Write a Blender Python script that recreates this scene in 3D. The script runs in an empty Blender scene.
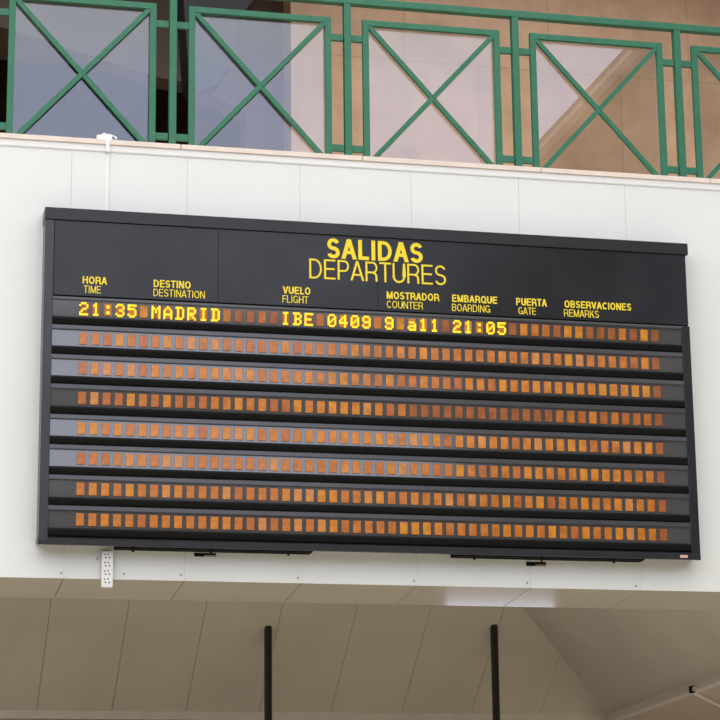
import bpy, bmesh, math, random
from mathutils import Vector, Matrix
random.seed(7)
R = math.radians
scene = bpy.context.scene
col = scene.collection

# ------------------------------------------------------------------ camera
cam_data = bpy.data.cameras.new('camera')
cam = bpy.data.objects.new('camera', cam_data)
col.objects.link(cam)
YAW, PITCH, ROLL = 0.231789167, 0.2386531, -0.012200805
cy, sy, cp, sp = math.cos(YAW), math.sin(YAW), math.cos(PITCH), math.sin(PITCH)
fwd = Vector((sy*cp, cy*cp, sp))
rgt = Vector((cy, -sy, 0))
upv = rgt.cross(fwd)
r2 = math.cos(ROLL)*rgt + math.sin(ROLL)*upv
u2 = -math.sin(ROLL)*rgt + math.cos(ROLL)*upv
CAM = Vector((0.0, -15.0, 1.6))
m = Matrix((r2, u2, -fwd)).transposed().to_4x4()
m.translation = CAM
cam.matrix_world = m
cam_data.sensor_width = 36.0
cam_data.lens = 2235.9/720*36.0
cam_data.clip_end = 300
scene.camera = cam

# ------------------------------------------------------------------ sky and exposure
SKY = 1.0
scene.view_settings.view_transform = 'Standard'
scene.view_settings.look = 'None'
scene.view_settings.exposure = 0.0
scene.view_settings.gamma = 1.0
scene.view_settings.use_curve_mapping = False
world = bpy.data.worlds.new('sky')
scene.world = world
world.use_nodes = True
nt = world.node_tree
nt.nodes.clear()
wo = nt.nodes.new('ShaderNodeOutputWorld')
bg = nt.nodes.new('ShaderNodeBackground')
tc = nt.nodes.new('ShaderNodeTexCoord')
sx = nt.nodes.new('ShaderNodeSeparateXYZ')
mr = nt.nodes.new('ShaderNodeMapRange')
mr.inputs[1].default_value = -1.0
mr.inputs[2].default_value = 1.0
rp = nt.nodes.new('ShaderNodeValToRGB')
nt.links.new(tc.outputs['Generated'], sx.inputs[0])
nt.links.new(sx.outputs['Z'], mr.inputs[0])
nt.links.new(mr.outputs[0], rp.inputs[0])
nt.links.new(rp.outputs[0], bg.inputs[0])
nt.links.new(bg.outputs[0], wo.inputs[0])
bg.inputs[1].default_value = SKY
stops = [(0.0, (.22, .20, .18)), (0.498, (.30, .28, .26)), (0.502, (1.7, 1.85, 2.1)), (0.675, (2.1, 2.25, 2.85)),
         (0.69, (2.3, 2.4, 2.6)), (0.75, (2.2, 2.17, 2.0)), (1.0, (2.25, 2.22, 2.02))]
el = rp.color_ramp.elements
el[0].position = stops[0][0]; el[0].color = (*stops[0][1], 1)
el[1].position = stops[-1][0]; el[1].color = (*stops[-1][1], 1)
for p, c in stops[1:-1]:
    e = el.new(p); e.color = (*c, 1)

# ------------------------------------------------------------------ materials
def mat(name, c, rough=0.5, spec=0.5, metal=0.0, var=0.06, scale=6.0, bump=0.0, emit=None, es=0.0, ior=None):
    mt = bpy.data.materials.new(name)
    mt.use_nodes = True
    n = mt.node_tree
    b = n.nodes['Principled BSDF']
    tcn = n.nodes.new('ShaderNodeTexCoord')
    no = n.nodes.new('ShaderNodeTexNoise')
    no.inputs['Scale'].default_value = scale
    no.inputs['Detail'].default_value = 4
    n.links.new(tcn.outputs['Object'], no.inputs['Vector'])
    cr = n.nodes.new('ShaderNodeValToRGB')
    lo = tuple(max(0, v*(1-var)) for v in c); hi = tuple(min(1, v*(1+var)) for v in c)
    cr.color_ramp.elements[0].position = 0.3; cr.color_ramp.elements[0].color = (*lo, 1)
    cr.color_ramp.elements[1].position = 0.7; cr.color_ramp.elements[1].color = (*hi, 1)
    n.links.new(no.outputs['Fac'], cr.inputs[0])
    n.links.new(cr.outputs[0], b.inputs['Base Color'])
    b.inputs['Roughness'].default_value = rough
    b.inputs['Metallic'].default_value = metal
    b.inputs['Specular IOR Level'].default_value = spec
    if ior: b.inputs['IOR'].default_value = ior
    if bump:
        bp = n.nodes.new('ShaderNodeBump')
        bp.inputs['Strength'].default_value = bump
        bp.inputs['Distance'].default_value = 0.01
        n.links.new(no.outputs['Fac'], bp.inputs['Height'])
        n.links.new(bp.outputs[0], b.inputs['Normal'])
    if emit:
        b.inputs['Emission Color'].default_value = (*emit, 1)
        b.inputs['Emission Strength'].default_value = es
    return mt

M = {}
M['wall'] = mat('white_wall_panel', (.765, .77, .755), .45, .3, var=.015, scale=1.5)
M['gap'] = mat('panel_joint_shadow_gap', (.5, .49, .46), .9, .1)
M['coping'] = mat('pinkish_stone_coping', (.78, .66, .58), .5, .3, var=.06, scale=9)
M['mould'] = mat('white_moulding', (.84, .83, .81), .4, .4, var=.01)
M['green'] = mat('green_enamel', (.022, .150, .080), .40, .4, var=.12, scale=14)
M['black'] = mat('black_painted_metal', (.014, .014, .015), .32, .36, var=.15, scale=5)
M['frame'] = mat('dark_grey_frame_metal', (.020, .020, .024), .30, .5, var=.15, scale=5)
M['header'] = mat('dark_header_panel', (.015, .015, .017), .22, .33, var=.25, scale=3)
M['face'] = mat('grey_display_glass', (.072, .070, .069), .10, .5, var=.05, scale=4, ior=1.98)
M['bar'] = mat('matt_black_louvre', (.004, .004, .004), .5, .15, var=.1)
M['lip'] = mat('grey_row_lip', (.055, .055, .062), .22, .6, var=.08)
M['yellow'] = mat('yellow_lettering', (.88, .66, .03), .5, .3, var=.03)
M['lit'] = mat('lit_yellow_dots', (.10, .06, .01), .5, .3, emit=(1.0, .60, .012), es=1.6)
OR = [(.56, .195, .022), (.49, .160, .024), (.43, .130, .026), (.58, .220, .020), (.32, .10, .028), (.56, .22, .055)]
M['cells'] = [mat('orange_cell_tone_%s' % 'abcdef'[i], c, .25, .5, var=.22, scale=22) for i, c in enumerate(OR)]
M['strip'] = mat('white_plastic', (.82, .81, .80), .35, .5, var=.01)
M['hole'] = mat('dark_void', (.01, .01, .01), .9, .1)
M['brass'] = mat('brass_bracket', (.45, .30, .12), .4, .5, metal=.6)
M['screw'] = mat('dull_screw', (.42, .41, .38), .4, .5, metal=.4)
M['sticker'] = mat('pale_sticker', (.80, .62, .50), .5, .3)
M['stickprint'] = mat('orange_sticker_print', (.75, .25, .10), .5, .3)
M['soffit'] = mat('beige_soffit_metal', (.70, .635, .55), .09, .5, var=.02, scale=2)
M['slope'] = mat('beige_sloped_ceiling', (.67, .605, .515), .7, .2, var=.05, scale=1.3)
M['fascia'] = mat('pale_ceiling_edge', (.74, .69, .61), .6, .2, var=.05)
M['lowceil'] = mat('pinkish_low_ceiling', (.66, .53, .43), .7, .2, var=.05)
M['pole'] = mat('black_brown_tube', (.012, .008, .007), .35, .5, var=.15)
M['floor'] = mat('pale_polished_floor', (.52, .475, .40), .35, .4, var=.06, scale=.8)
M['roof'] = mat('brown_roof_deck', (.30, .24, .19), .8, .2, var=.05)
M['roofbeam'] = mat('cream_roof_beam', (.75, .70, .62), .6, .3, var=.03)
M['far'] = mat('dark_unseen_wall', (.10, .095, .09), .8, .2, var=.1)
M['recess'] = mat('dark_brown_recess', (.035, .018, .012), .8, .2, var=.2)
M['taupe'] = mat('taupe_bulkhead', (.17, .13, .105), .7, .2, var=.12, scale=3)
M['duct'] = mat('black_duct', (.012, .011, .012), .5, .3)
M['back'] = mat('beige_room_wall', (.45, .40, .34), .8, .2)
M['glowpanel'] = mat('added_glow_panel', (.8, .8, .9), .4, .3, emit=(.72, .78, 1.0), es=2.0)  # added glow that makes the bright patch on the soffit

def stone():
    mt = bpy.data.materials.new('brown_stone_tile')
    mt.use_nodes = True
    n = mt.node_tree; b = n.nodes['Principled BSDF']
    t = n.nodes.new('ShaderNodeTexCoord')
    sep = n.nodes.new('ShaderNodeSeparateXYZ'); com = n.nodes.new('ShaderNodeCombineXYZ')
    n.links.new(t.outputs['Object'], sep.inputs[0])
    n.links.new(sep.outputs['X'], com.inputs['X']); n.links.new(sep.outputs['Z'], com.inputs['Y'])
    br = n.nodes.new('ShaderNodeTexBrick')
    br.offset = 0.5
    br.inputs['Scale'].default_value = 1.0
    br.inputs['Brick Width'].default_value = 1.414
    br.inputs['Row Height'].default_value = 1.156
    br.inputs['Mortar Size'].default_value = 0.008
    br.inputs['Mortar Smooth'].default_value = 0.3
    br.inputs['Color1'].default_value = (.64, .42, .26, 1)
    br.inputs['Color2'].default_value = (.60, .38, .225, 1)
    br.inputs['Mortar'].default_value = (.51, .325, .195, 1)
    n.links.new(com.outputs[0], br.inputs['Vector'])
    no = n.nodes.new('ShaderNodeTexNoise')
    no.inputs['Scale'].default_value = 2.2; no.inputs['Detail'].default_value = 8
    no.inputs['Roughness'].default_value = .65
    n.links.new(t.outputs['Object'], no.inputs['Vector'])
    cr = n.nodes.new('ShaderNodeValToRGB')
    cr.color_ramp.elements[0].position = .3; cr.color_ramp.elements[0].color = (.78, .72, .68, 1)
    cr.color_ramp.elements[1].position = .72; cr.color_ramp.elements[1].color = (1.15, 1.12, 1.08, 1)
    n.links.new(no.outputs['Fac'], cr.inputs[0])
    mx = n.nodes.new('ShaderNodeMix'); mx.data_type = 'RGBA'; mx.blend_type = 'MULTIPLY'
    mx.inputs[0].default_value = 1.0
    n.links.new(br.outputs['Color'], mx.inputs[6]); n.links.new(cr.outputs[0], mx.inputs[7])
    n.links.new(mx.outputs[2], b.inputs['Base Color'])
    b.inputs['Roughness'].default_value = .45
    b.inputs['Specular IOR Level'].default_value = .3
    return mt
M['stone'] = stone()

def glass():
    mt = bpy.data.materials.new('clear_reflective_glass')
    mt.use_nodes = True
    n = mt.node_tree; n.nodes.clear()
    o = n.nodes.new('ShaderNodeOutputMaterial')
    tr = n.nodes.new('ShaderNodeBsdfTransparent'); tr.inputs[0].default_value = (.89, .90, .91, 1)
    gl = n.nodes.new('ShaderNodeBsdfGlossy'); gl.inputs['Roughness'].default_value = 0.0
    gl.inputs[0].default_value = (.95, .96, 1.0, 1)
    mx = n.nodes.new('ShaderNodeMixShader'); mx.inputs[0].default_value = GLASS_R
    n.links.new(tr.outputs[0], mx.inputs[1]); n.links.new(gl.outputs[0], mx.inputs[2])
    n.links.new(mx.outputs[0], o.inputs[0])
    return mt
GLASS_R = 0.068
M['glass'] = glass()

# ------------------------------------------------------------------ mesh helpers
class MB:
    def __init__(self): self.bm = bmesh.new()
    def box(self, x0, x1, y0, y1, z0, z1, bev=0.0):
        r = bmesh.ops.create_cube(self.bm, size=1.0)
        vs = r['verts']
        for v in vs:
            v.co = Vector(((x0+x1)/2+v.co.x*(x1-x0), (y0+y1)/2+v.co.y*(y1-y0), (z0+z1)/2+v.co.z*(z1-z0)))
        if bev:
            es = list({e for v in vs for e in v.link_edges})
            bmesh.ops.bevel(self.bm, geom=es, offset=bev, segments=2, affect='EDGES', profile=.6)
        return self
    def prism(self, prof, x0, x1):          # profile of (y, z) pulled along x
        a = [self.bm.verts.new((x0, y, z)) for y, z in prof]
        b = [self.bm.verts.new((x1, y, z)) for y, z in prof]
        n = len(prof)
        for i in range(n):
            self.bm.faces.new((a[i], a[(i+1) % n], b[(i+1) % n], b[i]))
        self.bm.faces.new(a[::-1]); self.bm.faces.new(b)
        return self
    def slab(self, poly, y0, y1):           # polygon of (x, z) given thickness in y
        a = [self.bm.verts.new((x, y0, z)) for x, z in poly]
        b = [self.bm.verts.new((x, y1, z)) for x, z in poly]
        n = len(poly)
        for i in range(n):
            self.bm.faces.new((a[i], a[(i+1) % n], b[(i+1) % n], b[i]))
        self.bm.faces.new(a[::-1]); self.bm.faces.new(b)
        return self
    def solid(self, quad, off):             # 3-D polygon thickened by a vector
        off = Vector(off)
        a = [self.bm.verts.new(q) for q in quad]
        b = [self.bm.verts.new(Vector(q)+off) for q in quad]
        n = len(quad)
        for i in range(n):
            self.bm.faces.new((a[i], a[(i+1) % n], b[(i+1) % n], b[i]))
        self.bm.faces.new(a[::-1]); self.bm.faces.new(b)
        return self
    def tube(self, p0, p1, r, seg=20, r1=None):
        p0, p1 = Vector(p0), Vector(p1); d = p1-p0
        q = d.to_track_quat('Z', 'Y').to_matrix().to_4x4()
        q.translation = (p0+p1)/2
        bmesh.ops.create_cone(self.bm, cap_ends=True, segments=seg, radius1=r, radius2=r if r1 is None else r1, depth=d.length, matrix=q)
        return self
    def mesh(self, name, mats, smooth=False):
        bmesh.ops.recalc_face_normals(self.bm, faces=self.bm.faces[:])
        me = bpy.data.meshes.new(name)
        self.bm.to_mesh(me); self.bm.free()
        for t in (mats if isinstance(mats, list) else [mats]): me.materials.append(t)
        if smooth:
            for p in me.polygons: p.use_smooth = True
            me.set_sharp_from_angle(angle=R(40))
        return me
    def build(self, name, mats, parent=None, loc=(0, 0, 0), smooth=False):
        return ob(name, self.mesh(name, mats, smooth), parent, loc)

def ob(name, me, parent=None, loc=(0, 0, 0)):
    o = bpy.data.objects.new(name, me)
    col.objects.link(o)
    o.location = loc
    if parent: o.parent = parent
    return o

def tag(o, label=None, cat=None, group=None, kind=None):
    if label: o['label'] = label
    if cat: o['category'] = cat
    if group: o['group'] = group
    if kind: o['kind'] = kind
    return o

def thing(name, loc, label, cat, group=None):
    return tag(ob(name, None, None, loc), label, cat, group)

def struct(name, mb, mt, label, cat, smooth=False):
    return tag(mb.build(name, mt, smooth=smooth), label, cat, kind='structure')

# ------------------------------------------------------------------ the setting: hall
struct('floor', MB().box(-25, 30, -34, 11.4, -.3, 0), M['floor'], 'pale polished hall floor', 'floor')
# front wall above the concourse, clad in white panels with thin joints
joints = [-1.80, -.98, -.155, .665, 1.477, 2.296, 3.112, 3.937, 4.755, 5.579, 6.40, 7.22, 8.04, 8.86, 9.68, 10.5]
wf = MB()
wf.box(-1.8, 10.5, .006, .30, 3.752, 6.78)
wall = struct('wall_front', wf, M['gap'], 'white panelled wall under the balcony railing', 'wall')
pn = MB()
for a, b in zip(joints[:-1], joints[1:]):
    pn.box(a+.0009, b-.0009, 0, .006, 3.75, 6.80)
pn.build('cladding_panels', M['wall'], wall)
for x, z in ((1.458, 3.785), (1.882, 3.788), (2.271, 3.789), (3.083, 3.785), (3.908, 3.781), (4.73, 3.784), (5.541, 3.779), (1.70, 3.886)):
    MB().tube((0, .002, 0), (0, -.004, 0), .009, 14).build('screw', M['screw'], wall, (x, 0, z))

# moulding and stone coping on top of the wall
struct('trim_1', MB().prism([(.30, 6.78), (-.006, 6.78), (-.010, 6.79), (-.010, 6.832), (.30, 6.832)], -1.8, 10.5), M['mould'],
       'white moulding running along the top of the white wall', 'moulding')
cop = MB()
ticks = [-1.8, -.42, .91, 2.246, 3.574, 4.925, 6.255, 7.59, 8.9, 10.5]
for a, b in zip(ticks[:-1], ticks[1:]):
    cop.box(a+.003, b-.003, -.024, .34, 6.832, 6.868, .003)
struct('trim_2', cop, M['coping'], 'pinkish stone coping under the green railing', 'coping')

# soffit strip under the wall, then the sloped ceiling further back
sf = MB()
for a, b in zip(joints[:-1], joints[1:]):
    sf.solid([(a+.003, .0065, 3.7485), (b-.003, .0065, 3.7485), (b-.003, .66, 3.703), (a+.003, .66, 3.703)], (0, .0, .03))
struct('ceiling_soffit', sf, M['soffit'], 'glossy beige soffit strip under the white wall', 'soffit')
struct('wall_soffit_rear', MB().box(-1.8, 10.5, .60, .66, 3.735, 6.5), M['back'], 'rear face of the wall above the soffit', 'wall')

K = 1.32
def far(p): return CAM + K*(Vector(p)-CAM)
A = far((4.893, .654, 3.709)); B = far((5.86, 1.625, 3.003))
t35 = math.tan(R(35.5))
vd = (A-B).normalized()
A2 = A + vd*.45                                    # ridge carried on a little above the sight line
z_top, z_bot = A2.z, B.z
y_top = A2.y; y_bot = B.y
sl = MB()
pitch = .7268; x0 = 1.925
seams = [x0+pitch*i for i in range(-5, 9)]
def clipx(x):                                      # where a seam meets the valley
    return min(x, B.x)
for a, b in zip(seams[:-1], seams[1:]):
    a += .0022; b -= .0022
    if a >= B.x: break
    def zt(x):
        if x <= A2.x: return (y_top, z_top)
        f = (x-A2.x)/(B.x-A2.x)
        return (y_top+(y_bot-y_top)*f, z_top+(z_bot-z_top)*f)
    pts = [(a, y_bot, z_bot), (min(b, B.x), y_bot, z_bot)]
    if b < B.x: pts.append((b, *zt(b)))
    if a < A2.x < b: pts.append((A2.x, y_top, z_top))
    pts.append((a, *zt(a)))
    sl.solid(pts, (0, .014, .020))
struct('ceiling_slope_rear', sl, M['slope'], 'sloped beige ceiling boards falling towards the back', 'ceiling')
struct('ceiling_slope_backing', MB().solid([(seams[0], y_bot, z_bot), (B.x, y_bot, z_bot), (A2.x, y_top, z_top), (seams[0], y_top, z_top)], (0, .02, .03)),
       M['gap'], 'backing of the sloped beige ceiling', 'ceiling').location = (0, .0145, .0205)
e = Vector((-.115, -.993, 0)).normalized()
L2 = 5.6
r1 = MB().solid([B, A2, A2+e*4.6, B+e*L2], (.014, 0, .02))
struct('ceiling_slope_right', r1, M['slope'], 'sloped beige ceiling falling to the right', 'ceiling')
# pale edging along both slopes and the lower ceiling behind it
Bf = B+e*L2
nrm = Vector((-e.y, e.x, 0))
if nrm.x < 0: nrm = -nrm
fz = .075
struct('trim_3', MB().solid([(seams[0], y_bot-.01, z_bot+.005), (B.x, y_bot-.01, z_bot+.005), (B.x, y_bot-.01, z_bot-fz), (seams[0], y_bot-.01, z_bot-fz)], (0, .06, 0)),
       M['fascia'], 'pale edging below the rear ceiling slope', 'trim')
struct('trim_4', MB().solid([B+Vector((-.01, 0, .006)), Bf+Vector((-.01, 0, .006)), Bf+Vector((-.01, 0, -.05)), B+Vector((-.01, 0, -.05))], nrm*.10),
       M['fascia'], 'pale edging below the right ceiling slope', 'trim')
struct('trim_5', MB().solid([B+nrm*.02+Vector((-.06, 0, -.05)), Bf+nrm*.02+Vector((-.06, 0, -.05)), Bf+nrm*.02+Vector((-.06, 0, -.085)), B+nrm*.02+Vector((-.06, 0, -.085))], nrm*.10),
       M['fascia'], 'pale rail along the lower right ceiling edge', 'trim')
struct('ceiling_low', MB().box(seams[0], 13, y_bot+.03, 11.0, z_bot-fz, z_bot-fz+.1)
       .solid([B+Vector((0, .04, -.07)), Bf+Vector((0, .04, -.07)), Bf+Vector((5, .04, -.07)), B+Vector((5, .04, -.07))], (0, 0, .05)),
       M['lowceil'], 'pinkish low ceiling beyond the slopes', 'ceiling')
struct('wall_room_back', MB().box(-12, 16, 11, 11.3, 0, 7), M['back'], 'far beige wall of the concourse room', 'wall')

# white conduit on the low ceiling
cd = thing('conduit', tuple(Bf), 'thin white conduit along the right ceiling edge at bottom right', 'conduit')
# balcony slab, stone wall and dark recess behind the railing
struct('ceiling_balcony', MB().box(-6, 14, .30, 8.6, 6.5, 6.83), M['roof'], 'balcony floor slab behind the railing', 'balcony')
struct('wall_stone', MB().box(3.865, 14, 4.0, 4.35, 6.83, 10.6), M['stone'], 'brown stone tiled wall behind the railing', 'wall')
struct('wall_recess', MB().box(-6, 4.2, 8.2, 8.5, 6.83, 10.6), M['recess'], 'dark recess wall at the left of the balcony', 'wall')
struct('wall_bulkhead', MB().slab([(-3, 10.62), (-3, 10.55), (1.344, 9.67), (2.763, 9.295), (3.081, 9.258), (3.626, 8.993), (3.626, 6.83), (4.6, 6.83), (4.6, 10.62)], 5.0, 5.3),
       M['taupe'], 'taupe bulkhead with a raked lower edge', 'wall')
struct('ceiling_top_added', MB().box(-6, 14, 2.6, 8.6, 10.6, 10.8), M['roof'], 'unseen ceiling added above the balcony to keep sky light out', 'ceiling')  # unseen; added so the recess below stays dark
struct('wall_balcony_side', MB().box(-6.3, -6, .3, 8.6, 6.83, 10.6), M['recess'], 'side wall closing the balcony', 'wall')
struct('wall_left_added', MB().box(-12.4, -12, -30, 11, 0, 7), M['roof'], 'dark unseen side wall added to shade the right ceiling slope', 'wall')  # unseen; added to keep light off the right ceiling slope
# rest of the hall: roof deck on the right, its edge beam, dark walls out of view
struct('ceiling_deck', MB().box(9.60, 13.2, -30, 2.6, 12.02, 12.3), M['roof'], 'brown roof deck over the right of the hall', 'roof')
struct('trim_6', MB().box(9.47, 9.60, -30, 2.6, 12.0, 12.07), M['roofbeam'], 'cream edge beam of the roof deck', 'beam')
struct('wall_rear_added', MB().box(-20, 26, -30.4, -30, 0, 8.9).box(12.5, 26, -30.4, -30, 8.9, 14.5), M['far'], 'dark unseen wall added for the display rows to mirror', 'wall')  # unseen; added and sized to darken reflections in the board
struct('wall_right', MB().box(26, 26.4, -30, 14, 0, 12.3), M['far'], 'dark side wall at the right of the hall', 'wall')

# ------------------------------------------------------------------ departures board
OX, OZ = 3.63, 3.95
board = thing('departure_board', (OX, 0, OZ), 'large black departures board with rows of orange display cells on the white wall', 'departure board')
def bb(name, mb, mt, parent=board, smooth=False):          # world coordinates turned into the board's own
    o = mb.build(name, mt, parent, (0, 0, 0), smooth)
    o.data.transform(Matrix.Translation((-OX, 0, -OZ)))
    return o
bb('casing', MB().box(1.296, 5.972, -.143, 0, 3.985, 6.285), M['bar'])
bb('top_cap', MB().box(1.283, 5.992, -.168, 0, 6.213, 6.30, .004), M['black'])
sl_ = MB().box(1.288, 1.350, -.162, 0, 3.978, 6.212, .003)
bb('side_frame', sl_, M['frame'])
sr = bb('side_frame', MB().box(5.9135, 5.979, -.160, 0, 3.978, 5.672, .003), M['black'])
for k in range(8):
    h = MB().tube((0, -.1605, 0), (0, -.155, 0), .006, 10).build('screw_hole', M['hole'], sr, (5.945-OX, 0, 5.595-.2086*k-OZ))
bt = bb('bottom_frame', MB().prism([(0, 3.976), (-.150, 3.951), (-.160, 3.953), (-.162, 3.990), (-.150, 4.006), (0, 4.006)], 1.283, 5.979), M['frame'])
lbl = bb('label_sticker', MB().box(5.823, 5.879, -.1635, -.158, 3.965, 3.983), M['sticker'], bt)
lbl2 = bb('sticker_print', MB().box(5.829, 5.873, -.1645, -.1625, 3.971, 3.977), M['stickprint'], lbl)
hx = [1.352, 2.494, 3.640, 4.776, 5.974]
hp = []
for a, b in zip(hx[:-1], hx[1:]):
    hp.append(bb('header_panel', MB().box(a+.0015, b-.0015, -.155, -.140, 5.680, 6.212, .001), M['header']))
# black plates and fixings under the board
for a, b in ((1.81, 3.16), (4.169, 5.566)):
    bb('mounting_plate', MB().box(a, b, -.135, -.02, 3.945, 3.975, .002), M['hole'])
for x in (1.925, 2.455, 2.99, 4.31, 4.80, 5.335):
    bb('fixing_bolt', MB().tube((x, -.13, 3.95), (x, -.13, 3.918), .008, 12), M['hole'])

# lettering
ADV = dict(A=.70, B=.68, C=.72, D=.72, E=.66, F=.61, G=.77, H=.72, I=.285, K=.70, L=.57, M=.84, N=.72, O=.775, P=.665, Q=.775, R=.71, S=.66, T=.63, U=.72, V=.68)
BEAR = dict(A=.012, V=.012, T=.022, K=.05)
def stroke(pts, t):                       # a line of even weight as quads with mitred corners
    pts = [Vector(p) for p in pts]; n = len(pts); L = []; Rr = []
    for i, p in enumerate(pts):
        a = (pts[i]-pts[i-1]).normalized() if i else None
        b = (pts[i+1]-pts[i]).normalized() if i < n-1 else None
        a = a or b; b = b or a
        m_ = a+b
        m_ = m_.normalized() if m_.length > 1e-6 else a
        nn = Vector((-m_.y, m_.x)); k = max(.5, nn.dot(Vector((-a.y, a.x))))
        L.append(p+nn*(t/2/k)); Rr.append(p-nn*(t/2/k))
    return [[L[i], L[i+1], Rr[i+1], Rr[i]] for i in range(n-1)]
def arc(cx, cyy, rx, ry, a0, a1, n=14):
    return [(cx+rx*math.cos(R(a0+(a1-a0)*i/n)), cyy+ry*math.sin(R(a0+(a1-a0)*i/n))) for i in range(n+1)]
def rect(x0, x1, y0, y1): return [(x0, y0), (x1, y0), (x1, y1), (x0, y1)]
def letter(c, w, H, t):
    q = t*.90                             # horizontals are a little lighter
    h = t/2
    if c == 'I': return [rect(0, w, 0, H)] if w <= t else [rect((w-t)/2, (w+t)/2, 0, H)]
    stem = rect(0, t, 0, H)
    if c == 'L': return [stem, rect(0, w, 0, q)]
    if c in 'EF':
        o = [stem, rect(0, w, H-q, H), rect(0, w*.93, H*.52-q/2, H*.52+q/2)]
        return o + ([rect(0, w, 0, q)] if c == 'E' else [])
    if c == 'T': return [rect(0, w, H-q, H), rect((w-t)/2, (w+t)/2, 0, H)]
    if c == 'H': return [stem, rect(w-t, w, 0, H), rect(0, w, H*.52-q/2, H*.52+q/2)]
    if c in 'AV':
        tx = t*1.08; c0 = w/2
        f = (lambda y: y) if c == 'A' else (lambda y: H-y)
        o = [[(0, f(0)), (tx, f(0)), (c0+tx/2, f(H)), (c0-tx/2, f(H))], [(w, f(0)), (w-tx, f(0)), (c0-tx/2, f(H)), (c0+tx/2, f(H))]]
        if c == 'A': o.append(rect(w*.5*.24+tx*.4, w-w*.5*.24-tx*.4, H*.25, H*.25+q))
        return o
    if c == 'M':
        tx = t*1.05; c0 = w/2
        return [stem, rect(w-t, w, 0, H), [(0, H), (tx*1.1, H), (c0+tx*.5, 0), (c0-tx*.5, 0)], [(w, H), (w-tx*1.1, H), (c0-tx*.5, 0), (c0+tx*.5, 0)]]
    if c == 'N': return [stem, rect(w-t, w, 0, H), [(0, H), (t*1.15, H), (w, 0), (w-t*1.15, 0)]]
    if c == 'K': return [stem, [(t*.9, H*.30), (t*.9, H*.30+t*1.5), (w-t*1.35, H), (w-.03*H, H)], [(w-t*1.25, 0), (w, 0), (w*.52+t*.35, H*.62), (w*.52-t*.55, H*.52)]]
    if c in 'OQ':
        o = stroke(arc(w/2, H/2, (w-t)/2, (H-q)/2, 0, 360, 36), t)
        if c == 'Q': o += stroke([(w*.56, H*.24), (w*.98, -H*.03)], t*.9)
        return o
    if c == 'C': return stroke(arc(w/2, H/2, (w-t)/2, (H-q)/2, 38, 322, 28), t)
    if c == 'G': return stroke(arc(w/2, H/2, (w-t)/2, (H-q)/2, 38, 330, 28), t) + [rect(w*.55, w, H*.44-q/2, H*.44+q/2), rect(w-t*.85, w, 0, H*.44)]
    if c == 'D':
        xs = w*.40
        return [stem]+stroke([(h, H-q/2)]+arc(xs, H/2, w-h-xs, (H-q)/2, 90, -90, 22)+[(h, q/2)], q)
    if c in 'PR':
        yb = H*.455; xs = w*.58; ry = (H-q/2-yb)/2
        o = [stem]+stroke([(h, H-q/2)]+arc(xs, yb+ry, w-h-xs-(.02*w if c == 'R' else 0), ry, 90, -90, 18)+[(h, yb)], q)
        if c == 'R': o += stroke([(w*.60, yb), (w*.80, yb-.06*H), (w*.88, yb-.16*H), (w*.90, .0)], t)
        return o
    if c == 'B':
        yb = H*.515; xs = w*.58
        r1_ = (H-q/2-yb)/2; r2_ = (yb-q/2)/2
        return [stem]+stroke([(h, H-q/2)]+arc(xs, yb+r1_, w-h-xs-.05*w, r1_, 90, -90, 16)+[(h, yb)], q)+stroke([(h, yb)]+arc(xs, q/2+r2_, w-h-xs, r2_, 90, -90, 16)+[(h, q/2)], q)
    if c == 'U': return stroke([(h, H), (h, H*.32)]+arc(w/2, H*.32, (w-t)/2, H*.32-q/2, 180, 360, 18)+[(w-h, H*.32), (w-h, H)], t)
    if c == 'S':
        ry = (H-q)/4; rx = (w-t)/2
        return stroke(arc(w/2, H-q/2-ry, rx*.95, ry, 18, 262, 22)[:-1]+arc(w/2, q/2+ry, rx, ry, 80, -162, 22), t*.96)
    return []
def text_mesh(word, w, h, bold):
    big = h > .1
    t = h*((.190 if big else .185) if bold else (.098 if big else .112))
    adv = [ADV[c] for c in word]; bear = [BEAR.get(c, .052) for c in word]
    total = sum(adv)-bear[0]-bear[-1]
    k = w/total
    mb = MB(); x = -bear[0]*k; npol = 0
    for c, a, br in zip(word, adv, bear):
        gw = (a-2*br)*k
        for poly in letter(c, gw, h, t):
            P = [(x+br*k+p[0], p[1]) for p in poly]
            npol += 1
            mb.slab(P, -.0008-.00004*(npol % 40), 0)
        x += a*k
    return mb.mesh('lettering', M['yellow'])
TEXTS = [('SALIDAS', 3.273, 3.974, 6.044, 6.191, 1), ('DEPARTURES', 3.144, 4.143, 5.888, 6.033, 0), ('HORA', 1.551, 1.720, 5.767, 5.820, 1),
         ('TIME', 1.559, 1.678, 5.702, 5.754, 0), ('DESTINO', 2.042, 2.301, 5.767, 5.820, 1), ('DESTINATION', 2.041, 2.401, 5.702, 5.755, 0),
         ('VUELO', 2.953, 3.151, 5.767, 5.820, 1), ('FLIGHT', 2.951, 3.136, 5.702, 5.755, 0), ('MOSTRADOR', 3.704, 4.088, 5.767, 5.821, 1),
         ('COUNTER', 3.704, 3.968, 5.700, 5.753, 0), ('EMBARQUE', 4.185, 4.520, 5.769, 5.822, 1), ('BOARDING', 4.183, 4.465, 5.701, 5.754, 0),
         ('PUERTA', 4.662, 4.893, 5.767, 5.822, 1), ('GATE', 4.676, 4.808, 5.701, 5.754, 0), ('OBSERVACIONES', 5.026, 5.535, 5.768, 5.821, 1),
         ('REMARKS', 5.020, 5.285, 5.701, 5.755, 0)]
for s, a, b, z0, z1, bold in TEXTS:
    ob('lettering', text_mesh(s, b-a, z1-z0, bool(bold)), board, (a-OX, -.1552, z0-OZ))

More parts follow.
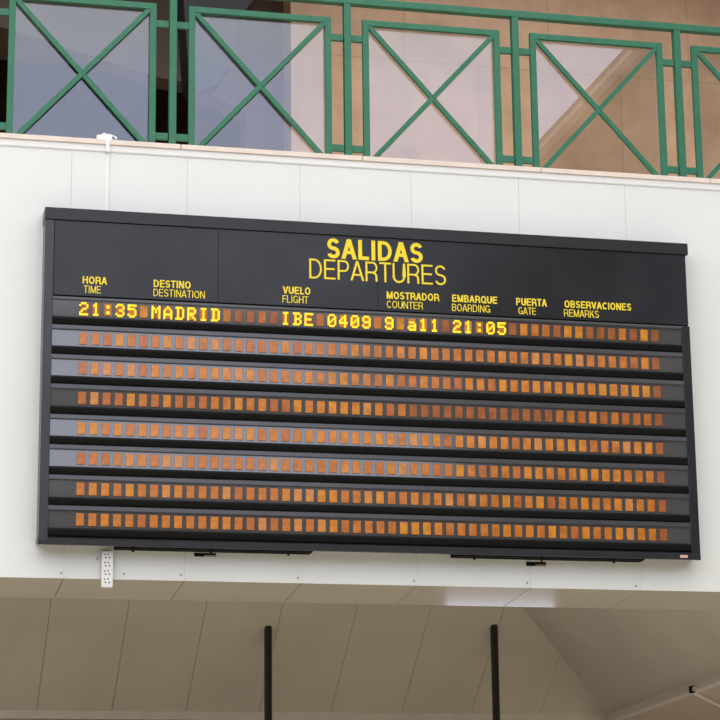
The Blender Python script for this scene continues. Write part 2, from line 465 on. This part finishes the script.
# dot matrix font, 5 by 7
GL = {'0': ['01110', '10001', '10011', '10101', '11001', '10001', '01110'], '1': ['00100', '01100', '00100', '00100', '00100', '00100', '01110'],
      '2': ['01110', '10001', '00001', '00110', '01000', '10000', '11111'], '3': ['01110', '10001', '00001', '00110', '00001', '10001', '01110'],
      '4': ['00010', '00110', '01010', '10010', '11111', '00010', '00010'], '5': ['11111', '10000', '11110', '00001', '00001', '10001', '01110'],
      '9': ['01110', '10001', '10001', '01111', '00001', '10001', '01110'], ':': ['00000', '00100', '00100', '00000', '00100', '00100', '00000'],
      'M': ['10001', '11011', '10101', '10101', '10001', '10001', '10001'], 'A': ['00100', '01010', '10001', '10001', '11111', '10001', '10001'],
      'D': ['11110', '01001', '01001', '01001', '01001', '01001', '11110'], 'R': ['11110', '10001', '10001', '11110', '10100', '10010', '10001'],
      'I': ['01110', '00100', '00100', '00100', '00100', '00100', '01110'], 'B': ['11110', '01001', '01001', '01110', '01001', '01001', '11110'],
      'E': ['11111', '10000', '10000', '11110', '10000', '10000', '11111'], 'a': ['00000', '00000', '01110', '00001', '01111', '10001', '01111']}
DX, DZ = .0120, .0128
def glyph(ch):
    mb = MB()
    for j, row in enumerate(GL[ch]):
        for i, c in enumerate(row):
            if c == '1':
                x = (i-2)*DX; z = (3-j)*DZ
                mb.box(x-DX*.53, x+DX*.53, -.004, 0, z-DZ*.53, z+DZ*.53)
    return mb.mesh('lit_character', M['lit'])
glyph_mesh = {}
LINE = [(0, '21:35'), (6, 'MADRID'), (17, 'IBE'), (21, '0409'), (26, '9'), (28, 'a11'), (32, '21:05')]
lit = {}
for st, s in LINE:
    for i, ch in enumerate(s): lit[st+i] = ch

CP, CX0 = .082902, 1.561915
CW, CH = .0545, .086
cell_me = []
for mt in M['cells']:
    cell_me.append(MB().box(-CW/2, CW/2, -.004, 0, -CH/2, CH/2, .0035).mesh('character_cell', mt))
TILT = [4.6, 0.0, 0.0, 3.6, 0.0, 0.3, 1.6, 2.0]
TOPZ, RP = 5.5255, .20863
# tone of every cell, row by row: runs of similar tones with odd ones between
def tone(r, c):
    v = random.random()
    base = [4, 1, 0, 2, 0, 1, 1, 1][r]
    if r == 3 and 27 < c < 41: return 4
    if c == 50: return 4
    if r == 2 and c > 40: return 3 if v < .5 else 0
    return base if v < .35 else random.choice([0, 1, 2, 0, 5, 1, 1, 3])
cells = []
for r in range(8):
    zt = TOPZ-RP*r
    zprev = 5.666 if r == 0 else zt+RP-.055
    row = MB().box(-2.2815, 2.2835, 0, .007, 0, .118).build('display_row', M['face'], board, (0, -.150, zt-OZ))
    row.rotation_euler = (R(TILT[r]), 0, 0)
    zl = zprev-zt
    prof = [(.004, zl), (-.008, zl), (-.013, zl-.005), (-.014, .124), (-.008, .118), (.004, .118)]
    MB().prism(prof, -2.2815, 2.2835).build('row_lip', M['lip'], row)
    hb = [(.004, 0), (-.022, 0)]
    for k in range(9):
        a = math.pi/2*k/8
        hb.append((-.026*math.cos(a), -.006-.049*math.sin(a)))
    hb.append((.004, -.055))
    MB().prism(hb, -2.2815, 2.2795).build('louvre_bar', M['bar'], row, smooth=True)
    MB().box(2.2796, 2.2835, -.028, .002, -.052, .0).build('bar_end_cap', M['lip'], row)
    for c in range(51):
        x = CX0+CP*c
        t = tone(r, c)
        d = math.hypot(x, 15, zt-1.6)
        cells.append((d, r, c, t, row, x-OX))
        if r == 0 and c in lit:
            ch = lit[c]
            if ch == ':':                                  # two dots, each a piece of its own
                if ch not in glyph_mesh: glyph_mesh[ch] = MB().box(-DX*.85, DX*.85, -.004, 0, -DZ*.8, DZ*.8).mesh('lit_dot', M['lit'])
                for dz in (-1.6*DZ, 1.6*DZ): ob('lit_dot', glyph_mesh[ch], row, (x-OX, -.0055, .0610+dz))
                continue
            if ch not in glyph_mesh: glyph_mesh[ch] = glyph(ch)
            ob('lit_character', glyph_mesh[ch], row, (x-OX, -.0055, .0610))
cells.sort(key=lambda q: q[0])
for d, r, c, t, row, lx in cells[:100]:
    ob('character_cell', cell_me[t], row, (lx, -.001, .0610))
rest = MB(); idx = []
for d, r, c, t, row, lx in cells[100:]:
    n0 = len(rest.bm.faces)
    tm = MB().box(-CW/2, CW/2, -.004, 0, -CH/2, CH/2, .0035)
    me = tm.mesh('tmp', M['cells'])
    mw = Matrix.Translation((0, -.150, TOPZ-RP*r-OZ)) @ Matrix.Rotation(R(TILT[r]), 4, 'X') @ Matrix.Translation((lx, -.001, .0610))
    me.transform(mw)
    rest.bm.from_mesh(me)
    bpy.data.meshes.remove(me)
    rest.bm.faces.ensure_lookup_table()
    for f in rest.bm.faces[n0:]: f.material_index = t
tag(rest.build('character_cells', M['cells'], board), 'remaining orange display cells of the eight rows', kind='stuff')

# ------------------------------------------------------------------ balcony railing
RX, RY, RZ = 4.1, .12, 6.868
rail = thing('balcony_railing', (RX, RY, RZ), 'green metal balcony railing with glazed X-braced panels above the white wall', 'railing')
MB().box(-4.6, 4.6, 0, .062, 8.105-RZ, 8.158-RZ, .004).build('handrail', M['green'], rail)
PX = [2.2065+1.2995*k for k in range(-1, 5)]
for x in PX:
    MB().box(-.026, .026, .001, .060, 0, 8.105-RZ, .003).build('post', M['green'], rail, (x-RX, 0, 0))
PW = 1.061
for k in range(5):
    xl = 1.022+1.2995*k
    fr = MB()
    zt, zb = 7.990-RZ, .002
    fr.box(0, .047, .006, .042, zb, zt, .003).box(PW-.047, PW, .006, .042, zb, zt, .003)
    fr.box(.045, PW-.045, .007, .041, zt-.046, zt, .003).box(.045, PW-.045, .007, .041, zb, zb+.010, .002)
    p = fr.build('infill_panel', M['green'], rail, (xl-RX, 0, 0))
    x0, x1, z0, z1 = .050, PW-.050, zb+.010, zt-.046
    ang = math.atan2(z1-z0, x1-x0)
    ln = math.hypot(x1-x0, z1-z0)+.015
    for s, yo in ((1, .010), (-1, .0115)):
        bme = MB().box(-ln/2, ln/2, 0, .024, -.018, .018, .002).mesh('cross_bar', M['green'])
        bme.transform(Matrix.Translation(((x0+x1)/2, yo, (z0+z1)/2)) @ Matrix.Rotation(-s*ang, 4, 'Y'))
        ob('cross_bar', bme, p)
    MB().box(.012, PW-.012, .044, .052, zb+.01, zt-.01).build('glass_pane', M['glass'], p)
    for xa, xb in ((xl-.092+.002, xl), (xl+PW, xl+PW+.092)):
        for za, zb2 in ((7.811, 7.862), (6.950, 7.000)):
            MB().box(xa-RX, xb-RX, .012, .040, za-RZ, zb2-RZ, .002).build('connecting_bar', M['green'], rail)

# ------------------------------------------------------------------ small things on the wall
tr = tag(MB().box(-.0125, .0125, -.010, 0, 0, 6.778-6.31, .002).box(-.0125, .0125, -.034, -.0245, 6.772-6.31, 6.874-6.31, .002).box(-.0125, .0125, -.034, -.0005, 6.770-6.31, 6.7785-6.31, .001).build('cable_trunking', M['mould'], loc=(1.724, -.0005, 6.31)),
         'thin white vertical cable trunking between coping and board', 'cable trunking')
jb = thing('junction_box', (1.715, .035, 6.868), 'small white junction box lying on the coping at left', 'junction box')
MB().box(-.065, .045, -.03, .03, 0, .045, .010).build('body', M['strip'], jb, smooth=True)
MB().tube((-.012, -.012, .040), (-.012, -.012, .058), .020, 16, .014).build('cable_gland', M['strip'], jb, smooth=True)
cv = MB()
pts = [Vector((.03+.05*math.cos(a)*.9, -.01+.01*math.sin(2*a), .030+.022*math.sin(a))) for a in [i*math.pi/8-.3 for i in range(11)]]
for a, b in zip(pts[:-1], pts[1:]): cv.tube(a, b, .006, 8)
cv.tube((.045, 0, .018), (.088, -.01, .008), .006, 8)
cv.build('cable', M['strip'], jb, smooth=True)

ps = thing('power_strip', (1.7625, -.06, 3.687), 'white power strip hanging below the left end of the board', 'power strip')
MB().box(-.0385, .0385, 0, .045, 0, .245, .006).build('body', M['strip'], ps, smooth=True)
for k in range(4):
    zc = .217-.056*k
    so = MB()
    so.tube((0, .001, zc), (0, -.002, zc), .027, 20)
    so_o = so.build('socket', M['strip'], ps)
    for dx, dz in ((-.018, .004), (.004, .006), (-.013, -.017), (.013, -.016)):
        MB().tube((dx, -.0015, zc+dz), (dx, -.0035, zc+dz), .0052, 10).build('pin_hole', M['hole'], so_o)
MB().box(-.022, .022, .010, .033, .243, .2505, .002).build('cable_entry', M['screw'], ps)

for i, (x0, x1, z0, z1, lb) in enumerate(((2.36, 2.512, 3.918, 3.943, 'dark cable opening below the left half of the board'),
                                          (4.727, 4.874, 3.905, 3.935, 'dark cable opening with brass clip below the right half of the board'))):
    v = thing('cable_opening', ((x0+x1)/2, 0, (z0+z1)/2), lb, 'cable opening', 'openings in the wall under the board')
    w, h = (x1-x0)/2, (z1-z0)/2
    MB().box(-w, w, -.003, .002, -h, h).build('cut_out', M['hole'], v)
    MB().box(-w*.1, w, -.008, -.002, -h, -h*.2).build('clip', M['brass'] if i else M['screw'], v)

# conduit parts on the low ceiling at right
cd.location = (7.533, 3.872, B.z-.087)
MB().tube((0, 0, 0), (.85, 1.41, 0), .0155, 12).build('pipe', M['strip'], cd)
MB().tube((0, 0, 0), (-.19, -.33, 0), .0155, 12).build('pipe', M['strip'], cd)
MB().box(-.25, -.215, -.44, -.37, -.01, .05, .004).build('bracket', M['hole'], cd)

# black tubes hanging from the sloped ceiling
for (x, y, z), lb in (((4.015, 5.965, 4.168), 'black hanging tube below the middle of the board, left of the two'),
                      ((6.244, 5.910, 4.206), 'black hanging tube below the right half of the board, right of the two')):
    h = thing('hanging_pole', (x, y, z), lb, 'pole', 'black tubes hanging from the sloped ceiling')
    MB().tube((0, 0, .02), (0, 0, -1.75), .037, 24).build('tube', M['pole'], h, smooth=True)
    MB().tube((0, 0, -1.75), (0, 0, -1.765), .043, 24).build('end_cap', M['pole'], h, smooth=True)

# black duct in the shadow behind the railing
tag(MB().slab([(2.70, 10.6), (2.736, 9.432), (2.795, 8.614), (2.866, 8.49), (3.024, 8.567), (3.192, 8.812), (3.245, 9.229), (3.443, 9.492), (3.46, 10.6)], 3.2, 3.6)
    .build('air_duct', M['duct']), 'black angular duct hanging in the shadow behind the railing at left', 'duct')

# unseen glowing panel added at the room's far end, mirrored in the glossy soffit
glow_panel = tag(MB().box(7.25, 8.62, 10.95, 11.0, .80, 1.3).build('glow_panel_1', M['glowpanel']), 'glowing panel added on the far room wall to be mirrored in the soffit', 'added glow panel', kind='structure')
